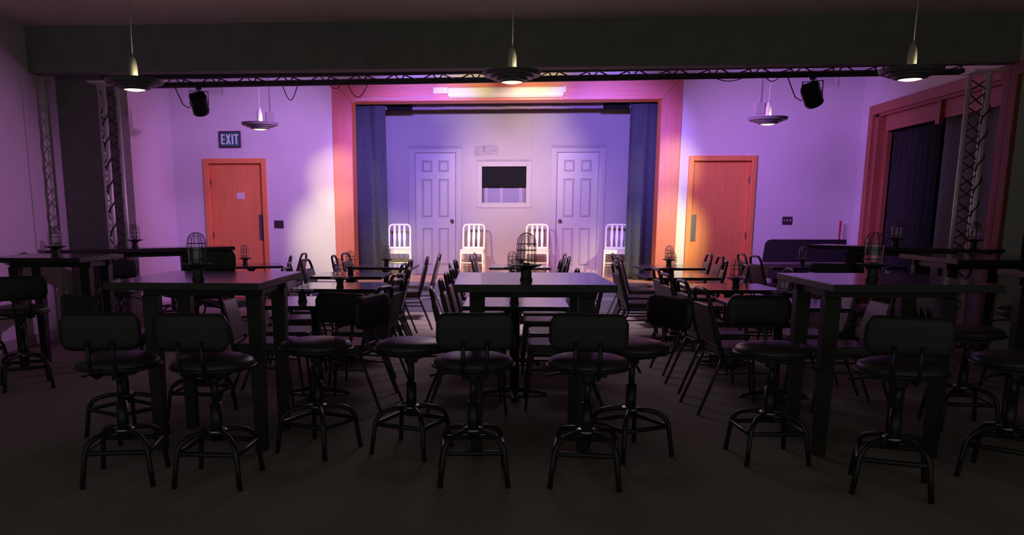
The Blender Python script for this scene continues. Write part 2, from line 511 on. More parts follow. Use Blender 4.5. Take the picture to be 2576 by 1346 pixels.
def panel_door(nm, x0, x1, knob_side):
    fr = MB()
    w, t = 0.10, 0.018
    fr.b2(x0 - w, x0, YS - t, YS, SZ, AZ + w - 0.03)
    fr.b2(x1, x1 + w, YS - t, YS, SZ, AZ + w - 0.03)
    fr.b2(x0 - 0.002, x0 + 0.012, YS, YS + 0.05, SZ, AZ)
    fr.b2(x1 - 0.012, x1 + 0.002, YS, YS + 0.05, SZ, AZ)
    d = struct(fr.build(nm, 'flat_trim', bevel=0.004))
    MB().b2(x0, x1, YS - t, YS, AZ, AZ + w - 0.03).build('head_casing', 'flat_trim', d, bevel=0.004)
    MB().b2(x0 - w, x1 + w, YS - t - 0.002, YS - 0.001, AZ + w - 0.03, AZ + w + 0.012).build('head_strip', 'flat_patch', d, bevel=0.004)
    lx0, lx1, lz0, lz1 = x0 + 0.016, x1 - 0.016, SZ + 0.008, AZ - 0.006
    yf = YS + 0.002
    bm = MB()
    # slab behind, then stiles and rails standing proud, then raised fields
    bm.b2(lx0, lx1, yf + 0.022, yf + 0.04, lz0, lz1)
    H = lz1 - lz0
    st_ = 0.105
    mid = (lx0 + lx1) / 2
    rows = [(0.12, 0.395), (0.465, 0.845), (0.89, 0.963)]
    rows = [(lz0 + a * H, lz0 + b * H) for a, b in ((0.075, 0.385), (0.475, 0.79), (0.845, 0.94))]
    cols = [(lx0 + st_, mid - 0.05), (mid + 0.05, lx1 - st_)]
    bm.b2(lx0, lx0 + st_, yf, yf + 0.022, lz0, lz1)
    bm.b2(lx1 - st_, lx1, yf, yf + 0.022, lz0, lz1)
    bm.b2(mid - 0.05, mid + 0.05, yf, yf + 0.022, lz0, lz1)
    zs = [lz0] + [v for r in rows for v in r] + [lz1]
    for i in range(0, len(zs), 2):
        for a, b in cols:
            bm.b2(a, b, yf, yf + 0.022, zs[i], zs[i + 1])
    for (z0, z1) in rows:
        for a, b in cols:
            g = 0.022
            ins = 0.036
            # bevelled raised field
            v = [bm.bm.verts.new(p) for p in ((a + g * .3, yf + 0.022, z0 + g * .3), (b - g * .3, yf + 0.022, z0 + g * .3), (b - g * .3, yf + 0.022, z1 - g * .3), (a + g * .3, yf + 0.022, z1 - g * .3),
                                             (a + ins, yf + 0.001, z0 + ins), (b - ins, yf + 0.001, z0 + ins), (b - ins, yf + 0.001, z1 - ins), (a + ins, yf + 0.001, z1 - ins))]
            for q in ((0, 1, 5, 4), (1, 2, 6, 5), (2, 3, 7, 6), (3, 0, 4, 7), (4, 5, 6, 7)):
                bm.bm.faces.new([v[i] for i in q])
    leaf = bm.build('door_leaf', 'panel_door_paint', d)
    kx = lx1 - 0.055 if knob_side > 0 else lx0 + 0.055
    kn = MB()
    kn.lathe([(0, 0), (0.028, 0), (0.028, 0.008), (0.012, 0.012), (0.012, 0.03), (0.026, 0.04), (0.03, 0.052), (0.024, 0.064), (0, 0.068)], 16)
    k = kn.build('door_knob', 'knob_metal', leaf, smooth=True)
    k.location = (kx, yf, SZ + 0.92)
    k.rotation_euler = (R(90), 0, 0)
    return d


panel_door('door_3', A0, A1, 1)
panel_door('door_4', B0, B1, -1)
# the set window: casing, reveal, half-drawn black blind
wf = MB()
c = 0.085
wf.b2(WX0 - c, WX0, YS - 0.018, YS, WZ0 - c, WZ1 + c).b2(WX1, WX1 + c, YS - 0.018, YS, WZ0 - c, WZ1 + c)
wf.b2(WX0, WX1, YS - 0.018, YS, WZ0 - c, WZ0).b2(WX0, WX1, YS - 0.018, YS, WZ1, WZ1 + c)
win = struct(wf.build('window_1', 'flat_trim', bevel=0.004))
MB().b2(WX0 - c, WX1 + c, YS - 0.02, YS - 0.001, WZ1 + c + 0.001, WZ1 + c + 0.03).build('head_strip', 'flat_patch', win, bevel=0.004)
MB().b2(WX0 + 0.001, WX1 - 0.001, YS + 0.03, YS + 0.045, 1.90, WZ1 - 0.001).tube([(WX0 + .01, YS + 0.037, 1.90), (WX1 - .01, YS + 0.037, 1.90)], 0.010).build('window_blind', 'flat_black', win)


# curtains at both sides of the stage, and the dark valance above
def curtain(nm, x0, x1, y, z0, z1, folds, label, lean=0.0, seed=1):
    rnd = random.Random(seed)
    nx, nz = 90, 24
    ph = [rnd.uniform(0, 6) for _ in range(4)]
    bm = bmesh.new()
    V = []
    for i in range(nx + 1):
        u = i / nx
        row = []
        for j in range(nz + 1):
            v = j / nz
            amp = 0.028 + 0.012 * math.sin(ph[0] + 5 * v)
            yy = y + amp * math.sin(2 * PI * folds * u + ph[1] + 1.3 * (1 - v) * math.sin(ph[2] + 3 * u)) + 0.008 * math.sin(2 * PI * folds * 2.3 * u + ph[3] + 2 * v)
            xx = x0 + (x1 - x0) * u + lean * (1 - v) * u
            row.append(bm.verts.new((xx, yy, z0 + (z1 - z0) * v)))
        V.append(row)
    for i in range(nx):
        for j in range(nz):
            bm.faces.new((V[i][j], V[i + 1][j], V[i + 1][j + 1], V[i][j + 1]))
    me = bpy.data.meshes.new(nm)
    bm.to_mesh(me); bm.free()
    for p in me.polygons:
        p.use_smooth = True
    o = bpy.data.objects.new(nm, me); COL.objects.link(o)
    me.materials.append(MATS['curtain_cloth'])
    s = o.modifiers.new('thick', 'SOLIDIFY'); s.thickness = 0.006
    tag(o, label, 'curtain', 'stage side curtains')
    return o


curtain('stage_curtain', -2.95, -2.03, 13.62, SZ + 0.005, 3.16, 2.6, 'grey stage curtain hanging at the left side of the stage', 0.03, 3)
curtain('stage_curtain', 1.80, 2.75, 13.62, SZ + 0.005, 3.16, 3.1, 'grey stage curtain hanging at the right side of the stage', -0.05, 8)
vl = MB()
pts = []
for i in range(121):
    u = i / 120
    pts.append((-2.9 + 5.6 * u, 13.86 + 0.018 * math.sin(u * 70) + 0.01 * math.sin(u * 31)))
poly = pts + [(x, y + 0.012) for x, y in reversed(pts)]
vl.prism(poly, (3.07, 3.88), 'z')
tag(vl.build('stage_valance', 'valance_cloth', smooth=False), 'dark valance cloth across the top of the stage opening', 'valance')
for x, lab in ((-1.82, 'left'), (1.6, 'right')):
    tag(MB().b2(x - 0.2, x + 0.2, 13.77, 13.805, 3.05, 3.14).build('valance_batten', 'flat_black', bevel=0.004), 'black board on the valance near the %s curtain' % lab, 'batten')

# rolled projection screen casing on the proscenium head
ps = thing('projection_screen', 'long white roller screen casing fixed above the stage opening', 'projector screen', (-0.13, YB - 0.09, 3.20))
MB().b2(-0.86, 0.86, -0.06, 0.04, -0.055, 0.075).build('casing', 'screen_white', ps, bevel=0.012)
MB().b2(-1.08, -0.862, -0.02, 0.04, -0.005, 0.085).build('bracket', 'screen_white', ps, bevel=0.004)
MB().b2(0.862, 0.89, -0.02, 0.04, -0.005, 0.085).build('bracket', 'screen_white', ps, bevel=0.004)
MB().b2(-0.84, 0.84, -0.035, -0.015, -0.068, -0.0555).build('bottom_bar', 'screen_white', ps)
wc = MB()
cp = [(PX0 + 0.01, YB - 0.062, PZ1 - 0.02)]
for i in range(15):
    u = i / 14
    cp.append((PX0 + 0.06 + 1.12 * u, YB - 0.062, PZ1 + 0.045 * min(1, u * 5) + 0.008 * math.sin(9 * u)))
cp.append((-1.23, YB - 0.062, 3.20))
wc.tube(cp, 0.006, 6)
tag(wc.build('screen_cable', 'conduit', smooth=True), 'thin pale cable running along the top left of the wooden stage surround', 'cable')

# right wall: long openings in red-brown casing with dark curtains
YP0, YP1 = 9.42, 12.62
YQ1 = 9.16       # first bay
OZ = 2.80
wr = MB()
wr.b2(XR, XR + 0.2, YP1, 13.3, 0, 3.9)
wr.b2(XR, XR + 0.2, 0.5, YP1, OZ, 3.9)
wr.b2(XR, XR + 0.2, YQ1, YP0, 0, OZ)
wr.b2(XR, XR + 0.2, 0.5, 4.0, 0, OZ)
struct(wr.build('wall_right', 'wall_paint'))
w2 = MB()
def casing(mbx, y0, y1):
    w = 0.13
    mbx.b2(XR - 0.05, XR, y0 - w, y0, 0, OZ + w)
    mbx.b2(XR - 0.05, XR, y1, y1 + w, 0, OZ + w)
    mbx.b2(XR - 0.05, XR, y0, y1, OZ, OZ + w)
casing(w2, YP0, YP1)
win2 = struct(w2.build('window_2', 'dark_oak', bevel=0.006))
iw = MB()
iw.b2(XR, XR + 0.12, YP1 - 0.10, YP1, 0, OZ)
iw.b2(XR, XR + 0.12, YP0, YP0 + 0.05, 0, OZ)
iw.b2(XR, XR + 0.12, YP0, YP1, OZ - 0.03, OZ)
iw.b2(XR + 0.10, XR + 0.16, YP1 - 0.20, YP1 - 0.10, 0, OZ)
iw.build('jamb', 'dark_oak', win2)
MB().b2(XR + 0.06, XR + 0.10, YP0 + 0.05, YP1 - 0.2, 2.56, OZ - 0.03).build('header_board', 'dark_oak', win2, bevel=0.004)
MB().b2(XR + 0.015, XR + 0.06, 10.82, 10.92, 2.50, OZ - 0.03).build('mullion_stub', 'dark_oak', win2, bevel=0.004)
w3 = MB()
casing(w3, 4.0, YQ1)
win3 = struct(w3.build('window_3', 'dark_oak', bevel=0.006))


def wall_drape(nm, y0, y1, x, z0, z1, m, folds, label, seed):
    rnd = random.Random(seed)
    bm = MB()
    pts = []
    n = folds * 10
    for i in range(n + 1):
        u = i / n
        pts.append((x + 0.025 * math.sin(2 * PI * folds * u) + 0.008 * math.sin(17 * u + seed), y0 + (y1 - y0) * u))
    bm.prism(pts + [(a + 0.012, b) for a, b in reversed(pts)], (z0, z1), 'z')
    o = bm.build(nm, m)
    tag(o, label, 'curtain', 'dark drapes in the right wall openings')
    return o


wall_drape('window_drape', 11.15, 12.42, XR + 0.20, 0.02, 2.78, 'drape_dark', 8, 'black drape behind the far right wall opening, nearer the stage', 1)
wall_drape('window_drape', 9.48, 11.12, XR + 0.24, 0.02, 2.78, 'drape_grey', 3, 'dark grey panel drape behind the right wall opening by the truss column', 2)
wall_drape('window_drape', 4.02, 9.14, XR + 0.20, 0.02, 2.78, 'drape_dark', 22, 'long black drape filling the nearer right wall opening', 3)
struct(MB().b2(XR + 0.34, XR + 0.40, 3.9, 12.8, 0, 3.0).b2(XR + 0.2, XR + 0.34, 12.72, 12.8, 0, 3.0).b2(XR + 0.2, XR + 0.34, 3.9, 3.98, 0, 3.0).b2(XR + 0.2, XR + 0.34, 3.98, 12.72, 2.9, 3.0).build('leak_backing', 'flat_black'))  # unseen black backing added to stop outside light leaking between the drapes
struct(MB().b2(XR - 0.018, XR, YP1 + 0.13, YB, 0, 0.11).build('baseboard_right', 'baseboard_paint'))

# ================================================================== WALL FITTINGS
# EXIT sign
ex = thing('exit_sign', 'dark green EXIT sign above the left exit door', 'sign', (-4.37, YB, 2.56))
MB().b2(-0.17, 0.17, -0.035, 0, -0.125, 0.125).build('sign_frame', 'sign_frame', ex, bevel=0.006)
MB().b2(-0.145, 0.145, -0.039, -0.035, -0.10, 0.10).build('sign_face', 'sign_green', ex)
lt = MB()
yl = (-0.043, -0.039)
def bar(x0, x1, z0, z1):
    lt.b2(x0, x1, yl[0], yl[1], z0, z1)
s = 0.020
x = -0.118
bar(x, x + s, -0.075, 0.075)
for z in (-0.075, -0.010, 0.055):
    bar(x + s, x + 0.052, z, z + 0.020)
x = -0.052
lt.prism([(x, -0.075), (x + 0.022, -0.075), (x + 0.068, 0.075), (x + 0.046, 0.075)], yl, 'y')
lt.prism([(x + 0.046, -0.075), (x + 0.068, -0.075), (x + 0.022, 0.075), (x, 0.075)], (yl[0] - 0.0008, yl[1]), 'y')
x = 0.030
bar(x, x + s, -0.075, 0.075)
x = 0.062
bar(x, x + 0.062, 0.055, 0.075)
bar(x + 0.021, x + 0.041, -0.075, 0.055)
for v in lt.bm.verts:
    v.co.x *= 1.13
lt.build('sign_lettering', 'sign_letter', ex)


def switch(loc, label, tm):
    t = thing('switch_plate', label, 'light switch', loc)
    MB().b2(-0.075, 0.075, -0.008, 0, -0.06, 0.06).build('cover_plate', 'switch_plate', t, bevel=0.003)
    for dx in (-0.045, 0, 0.045):
        MB().box((dx, -0.013, 0.004), (0.012, 0.014, 0.03), rx=R(20)).build('toggle', tm, t)
    return t


switch((-3.66, YB, 1.27), 'dark three gang switch plate right of the left exit door', 'push_plate')
switch((4.13, YB, 1.33), 'dark three gang switch plate with pale toggles right of the right door', 'switch_toggle')


def wall_vent(loc, label):
    t = thing('wall_vent', label, 'vent', loc)
    f = MB()
    f.b2(-0.21, 0.21, -0.02, 0, -0.15, -0.115).b2(-0.21, 0.21, -0.02, 0, 0.115, 0.15).b2(-0.21, -0.175, -0.02, 0, -0.115, 0.115).b2(0.175, 0.21, -0.02, 0, -0.115, 0.115)
    f.build('vent_frame', 'vent_white', t, bevel=0.003)
    g = MB()
    for i in range(9):
        g.box((0, -0.008, -0.10 + i * 0.025), (0.35, 0.016, 0.004), rx=R(-35))
    g.build('louvre', 'vent_white', t)
    return t


wall_vent((-4.62, YB, 3.35), 'white wall vent high above the left exit door')
wall_vent((4.50, YB, 3.40), 'white wall vent high above the right switch plate')


def conduit_box(loc, label):
    t = thing('junction_box', label, 'junction box', loc)
    MB().b2(-0.06, 0.06, -0.045, 0, -0.08, 0.08).build('box', 'conduit', t, bevel=0.004)
    MB().tube([(0, -0.016, 0.08), (0, -0.016, ZC - loc[2])], 0.011).build('conduit', 'conduit', t, smooth=True)
    return t


conduit_box((-3.72, YB, 2.88), 'pale junction box with conduit on the wall by the left far pendant')
conduit_box((3.62, YB, 2.96), 'pale junction box with conduit on the wall by the right far pendant')
tag(MB().tube([(4.86, 12.97, 0.0), (4.88, 13.0, 1.33)], 0.016, 10).build('red_pole', 'red_paint', smooth=True), 'thin red pole leaning in the right back corner', 'pole')


# ================================================================== PENDANT LAMPS
def pendant(label, loc, top, lit):
    t = thing('pendant_lamp', label, 'pendant lamp', loc, 0, 'stepped pendant lamps')
    # loc = lens centre
    sh_ = MB()
    prof = [(0.090, 0.0), (0.102, 0.008), (0.128, 0.011), (0.132, 0.028), (0.176, 0.031), (0.182, 0.048), (0.230, 0.051), (0.245, 0.084), (0.239, 0.086), (0.220, 0.060), (0.17, 0.057), (0.165, 0.040), (0.115, 0.036), (0.10, 0.030), (0.090, 0.026)]
    sh_.lathe(prof + [prof[0]], 40)
    sh_.build('lamp_shade', 'pendant_shade', t, smooth=False)
    MB().lathe([(0, -0.008), (0.05, -0.006), (0.086, 0.003), (0.088, 0.02), (0, 0.022)], 32).build('lens', 'pendant_lens', t, smooth=True)
    MB().lathe([(0, 0.022), (0.05, 0.024), (0.038, 0.04), (0.036, 0.08), (0.035, 0.19), (0.031, 0.222), (0.021, 0.262), (0.010, 0.282), (0, 0.283)], 24).build('stem', 'pendant_stem', t, smooth=True)
    MB().tube([(0, 0, 0.275), (0.004, 0, 0.6), (0, 0, top - loc[2])], 0.004, 6).build('cord', 'conduit', t, smooth=True)
    for a in range(3):
        an = R(120 * a + 30)
    ar = MB()
    for a in range(3):
        an = R(120 * a + 30)
        ar.tube([(0.034 * math.cos(an), 0.034 * math.sin(an), 0.07), (0.236 * math.cos(an), 0.236 * math.sin(an), 0.081)], 0.004, 6)
    ar.build('shade_arm', 'pendant_shade', t)
    p = point('pendant_bulb', (loc[0] + 0.09, loc[1] - 0.05, loc[2] + 0.075), (1.0, 0.88, 0.55), lit, 0.02)
    return t


pendant('stepped pendant lamp at the left, hanging before the black bulkhead', (-3.25, 7.3, 2.47), ZN - 0.015, 1.1)
pendant('stepped pendant lamp at the centre, hanging before the black bulkhead', (-0.02, 7.3, 2.50), ZN - 0.015, 1.1)
pendant('stepped pendant lamp at the right, hanging before the black bulkhead', (3.19, 7.3, 2.49), ZN - 0.015, 1.1)
pendant('stepped pendant lamp beyond the truss, beside the EXIT sign', (-3.36, 11.3, 2.53), ZC, 1.6)
pendant('stepped pendant lamp beyond the truss, above the right door', (3.23, 11.3, 2.55), ZC, 1.6)

# ================================================================== LIGHTING TRUSS
tr = thing('lighting_truss', 'black horizontal lighting truss spanning the room under the black bulkhead', 'truss', (0, 9.55, 0))
def ty(x):
    return -0.043 * x - 0.0
def chordpts(x0, x1, dy, z):
    return [(x0, ty(x0) + dy, z), (x1, ty(x1) + dy, z)]
span = MB()
TX0, TX1 = -4.72, 4.72
for dy, z in ((0.02, 2.965), (0.22, 2.90), (0.12, 3.16)):
    span.tube(chordpts(TX0, TX1, dy, z), 0.034 if z < 3.1 else 0.024, 10)
spano = span.build('span_chords', 'truss_black', tr, smooth=True)
la = MB()
n = 44
A_, B_, C_ = (0.02, 2.965), (0.22, 2.90), (0.12, 3.16)
for i in range(n):
    xa = TX0 + (TX1 - TX0) * i / n
    xb = TX0 + (TX1 - TX0) * (i + 1) / n
    for P_, Q_ in ((A_, B_), (B_, C_), (C_, A_)):
        if i % 2:
            P_, Q_ = Q_, P_
        la.tube([(xa, ty(xa) + P_[0], P_[1]), (xb, ty(xb) + Q_[0], Q_[1])], 0.0075, 6)
la.build('lacing', 'truss_black', spano)


def column(cx, cy, ang, h, label):
    t = thing('truss_column', label, 'truss column', (cx, cy, 0), 0, 'truss columns')
    P = [(0.112 * math.cos(ang + a), 0.112 * math.sin(ang + a)) for a in (0, 2 * PI / 3, 4 * PI / 3)]
    for (x, y) in P:
        MB().tube([(x, y, 0.021), (x, y, h)], 0.025, 10).build('chord', 'alu', t, smooth=True)
    l_ = MB()
    n = 20
    for i in range(n):
        z0 = 0.05 + (h - 0.1) * i / n
        z1 = 0.05 + (h - 0.1) * (i + 1) / n
        for k in range(3):
            a, b = P[k], P[(k + 1) % 3]
            if i % 2:
                a, b = b, a
            l_.tube([(a[0], a[1], z0), (b[0], b[1], z1)], 0.0075, 6)
    l_.build('lacing', 'truss_black', t)
    MB().box((0, 0, 0.01), (0.34, 0.34, 0.02)).build('base_plate', 'truss_black', t, bevel=0.003)
    MB().box((0, 0, h + 0.01), (0.3, 0.3, 0.02)).build('top_plate', 'alu', t, bevel=0.003)
    cb = MB()
    pts = []
    for i in range(60):
        a = i * 0.9
        pts.append((P[1][0] + 0.034 * math.cos(a), P[1][1] + 0.034 * math.sin(a), 0.6 + i * (h - 0.8) / 60))
    cb.tube(pts, 0.008, 6)
    cb.build('cable', 'cable', t, smooth=True)
    return t


column(-4.58, 9.55, R(160), 2.86, 'silver lattice truss column at the left, before the black wing wall')
column(4.84, 9.42, R(160), 2.86, 'silver lattice truss column at the right, before the wall opening')


# moving-head style cans under the truss with their cable loops
def lantern(loc, rz, tilt, label):
    t = thing('stage_lantern', label, 'stage light', loc, rz, 'stage lanterns under the truss')
    Mx = Matrix.Translation((0, 0, -0.15)) @ Matrix.Rotation(R(-14), 4, 'Y') @ Matrix.Rotation(tilt, 4, 'X')
    def put(mbx):
        for v in mbx.bm.verts:
            v.co = Mx @ v.co
        return mbx
    put(MB().prism(rrect(0.19, 0.17, 0.045, 4), (-0.085, 0.095), 'z')).build('lamp_body', 'black_metal', t, bevel=0.008)
    put(MB().lathe([(0.07, -0.085), (0.092, -0.085), (0.095, -0.115), (0.084, -0.115), (0.07, -0.09)], 20)).build('front_rim', 'black_metal', t)
    fn = MB()
    for k in range(5):
        fn.b2(-0.075, 0.075, -0.06 + 0.028 * k, -0.052 + 0.028 * k, 0.0955, 0.115)
    put(fn).build('cooling_fin', 'black_metal', t)
    y_ = MB()
    y_.box((0.104, 0, -0.09), (0.006, 0.035, 0.15)).box((-0.104, 0, -0.09), (0.006, 0.035, 0.15)).box((0, 0, -0.014), (0.214, 0.035, 0.006))
    y_.build('yoke', 'black_metal', t)
    c_ = MB()
    c_.tube([(0, 0, -0.012), (0, 0, 0.012)], 0.01, 8)
    c_.box((0, 0, 0.012), (0.06, 0.07, 0.02))
    c_.build('clamp', 'black_metal', t)
    cb = MB()
    cb.tube([(-0.05, 0.05, -0.12), (-0.12, 0.06, -0.2), (-0.18, 0.05, -0.16), (-0.24, 0.04, -0.02), (-0.27, 0.03, 0.06)], 0.006, 6)
    cb.build('power_cable', 'cable', t, smooth=True)
    return t


lantern((-3.66, 9.55 + ty(-3.66) + 0.22, 2.841), R(25), R(35), 'black stage lantern hanging under the left end of the truss')
lantern((3.20, 9.55 + ty(3.2) + 0.22, 2.841), R(-30), R(40), 'black stage lantern hanging under the right end of the truss')


def cable_loop(x0, x1, sag, label):
    y0 = 9.55 + ty((x0 + x1) / 2) + 0.22
    pts = []
    for i in range(13):
        u = i / 12
        pts.append((x0 + (x1 - x0) * u, y0 + 0.01, 2.885 - sag * math.sin(PI * u)))
    tag(MB().tube(pts, 0.005, 6).build('cable_loop', 'cable', smooth=True), label, 'cable', 'cables looping under the truss')


cable_loop(-2.66, -2.48, 0.17, 'dark cable loop hanging under the truss beside the left far pendant')
cable_loop(-2.12, -1.96, 0.05, 'short dark cable loop hanging before the top left of the stage surround')
cable_loop(-1.90, -1.66, 0.15, 'round dark cable loop hanging before the corner of the stage surround')
cable_loop(2.15, 2.50, 0.04, 'shallow dark cable loop hanging above the right door')
cable_loop(2.70, 2.86, 0.05, 'short dark cable loop beside the right stage lantern')


# ================================================================== FURNITURE PROTOTYPES
def make_cabaret_table(label, loc, rz, group):
    t = thing('pedestal_table', label, 'table', loc, rz, group)
    tp = MB()
    tp.b2(-0.40, 0.40, -0.38, 0.38, 0.718, 0.75)
    o = tp.build('tabletop', ['table_laminate', 'table_edge'], t, bevel=0.006)
    for p in o.data.polygons:
        p.material_index = 0 if p.normal.z > 0.5 else 1
    MB().lathe([(0, 0.717), (0.14, 0.717), (0.14, 0.705), (0.06, 0.69), (0.045, 0.67), (0, 0.67)], 20).build('mounting_plate', 'black_metal', t)
    MB().tube([(0, 0, 0.05), (0, 0, 0.675)], 0.036, 16).build('column', 'black_metal', t, smooth=True)
    for k in range(4):
        b = MB()
        a = k * PI / 2
        m = Matrix.Rotation(a, 4, 'Z')
        b.prism([(0.03, 0.03), (0.03, 0.075), (0.25, 0.03), (0.26, 0.012), (0.26, 0.0), (0.22, 0.0), (0.22, 0.012)], (-0.026, 0.026), 'y', m)
        b.build('foot', 'black_metal', t, bevel=0.004)
    return t


def make_lamp(label, loc, group):
    t = thing('table_lamp', label, 'table lamp', loc, 0, group)
    MB().lathe([(0, 0), (0.036, 0), (0.036, 0.01), (0.031, 0.02), (0.030, 0.06), (0.040, 0.072), (0.085, 0.086), (0.092, 0.092), (0.085, 0.093), (0.05, 0.088), (0, 0.088)], 28).build('base', 'jar_metal', t, smooth=False)
    MB().lathe([(0.047, 0.089), (0.049, 0.10), (0.050, 0.20), (0.047, 0.225), (0.038, 0.243), (0.022, 0.254), (0, 0.258)], 28).build('glass_dome', 'jar_glass', t, smooth=True)
    cg = MB()
    r = 0.055
    for k in range(8):
        a = 2 * PI * k / 8
        ca, sa = math.cos(a), math.sin(a)
        cg.tube([(r * ca, r * sa, 0.088), (r * ca, r * sa, 0.205), (r * 0.92 * ca, r * 0.92 * sa, 0.233), (r * 0.7 * ca, r * 0.7 * sa, 0.253), (r * 0.38 * ca, r * 0.38 * sa, 0.265), (0.004 * ca, 0.004 * sa, 0.269)], 0.0017, 5)
    for z in (0.118, 0.172, 0.207):
        cg.tube([(r * math.cos(2 * PI * j / 24), r * math.sin(2 * PI * j / 24), z) for j in range(24)], 0.0017, 5, closed=True)
    cg.build('wire_cage', 'cage_wire', t, smooth=True)
    MB().lathe([(0, 0.0885), (0.019, 0.0885), (0.021, 0.101), (0.018, 0.101), (0.016, 0.094), (0, 0.093)], 16).build('candle_cup', 'cup_brass', t, smooth=False)
    return t


def make_bar_table(label, loc, rz, w, d, h=1.05, over=0.08, group='tall bar tables', over_front=0.30):
    t = thing('bar_table', label, 'bar table', loc, rz, group)
    tp = MB()
    tp.b2(-w / 2, w / 2, -d / 2, d / 2, h - 0.042, h)
    o = tp.build('tabletop', ['tall_laminate', 'tall_wood'], t, bevel=0.004)
    for p in o.data.polygons:
        p.material_index = 0 if p.normal.z > 0.5 else 1
    ap = MB()
    ix, iy0, iy1 = w / 2 - over, -d / 2 + over_front, d / 2 - 0.08
    ap.b2(-ix, ix, iy0 + 0.03, iy0 + 0.055, h - 0.10, h - 0.043).b2(-ix, ix, iy1 - 0.055, iy1 - 0.03, h - 0.10, h - 0.043)
    ap.b2(-ix + 0.03, -ix + 0.055, iy0 + 0.055, iy1 - 0.055, h - 0.10, h - 0.043).b2(ix - 0.055, ix - 0.03, iy0 + 0.055, iy1 - 0.055, h - 0.10, h - 0.043)
    ap.build('apron', 'tall_wood', t)
    for sx in (-1, 1):
        for y in (iy0, iy1 - 0.09):
            lg = MB()
            x0 = sx * ix - (0.09 if sx > 0 else 0)
            lg.b2(x0, x0 + 0.09, y, y + 0.09, 0, h - 0.1005)
            for v in lg.bm.verts:
                if v.co.z < 0.1:
                    v.co.x = x0 + 0.045 + (v.co.x - x0 - 0.045) * 0.72
                    v.co.y = y + 0.045 + (v.co.y - y - 0.045) * 0.72
            lg.build('leg', 'tall_wood', t, bevel=0.004)
    return t


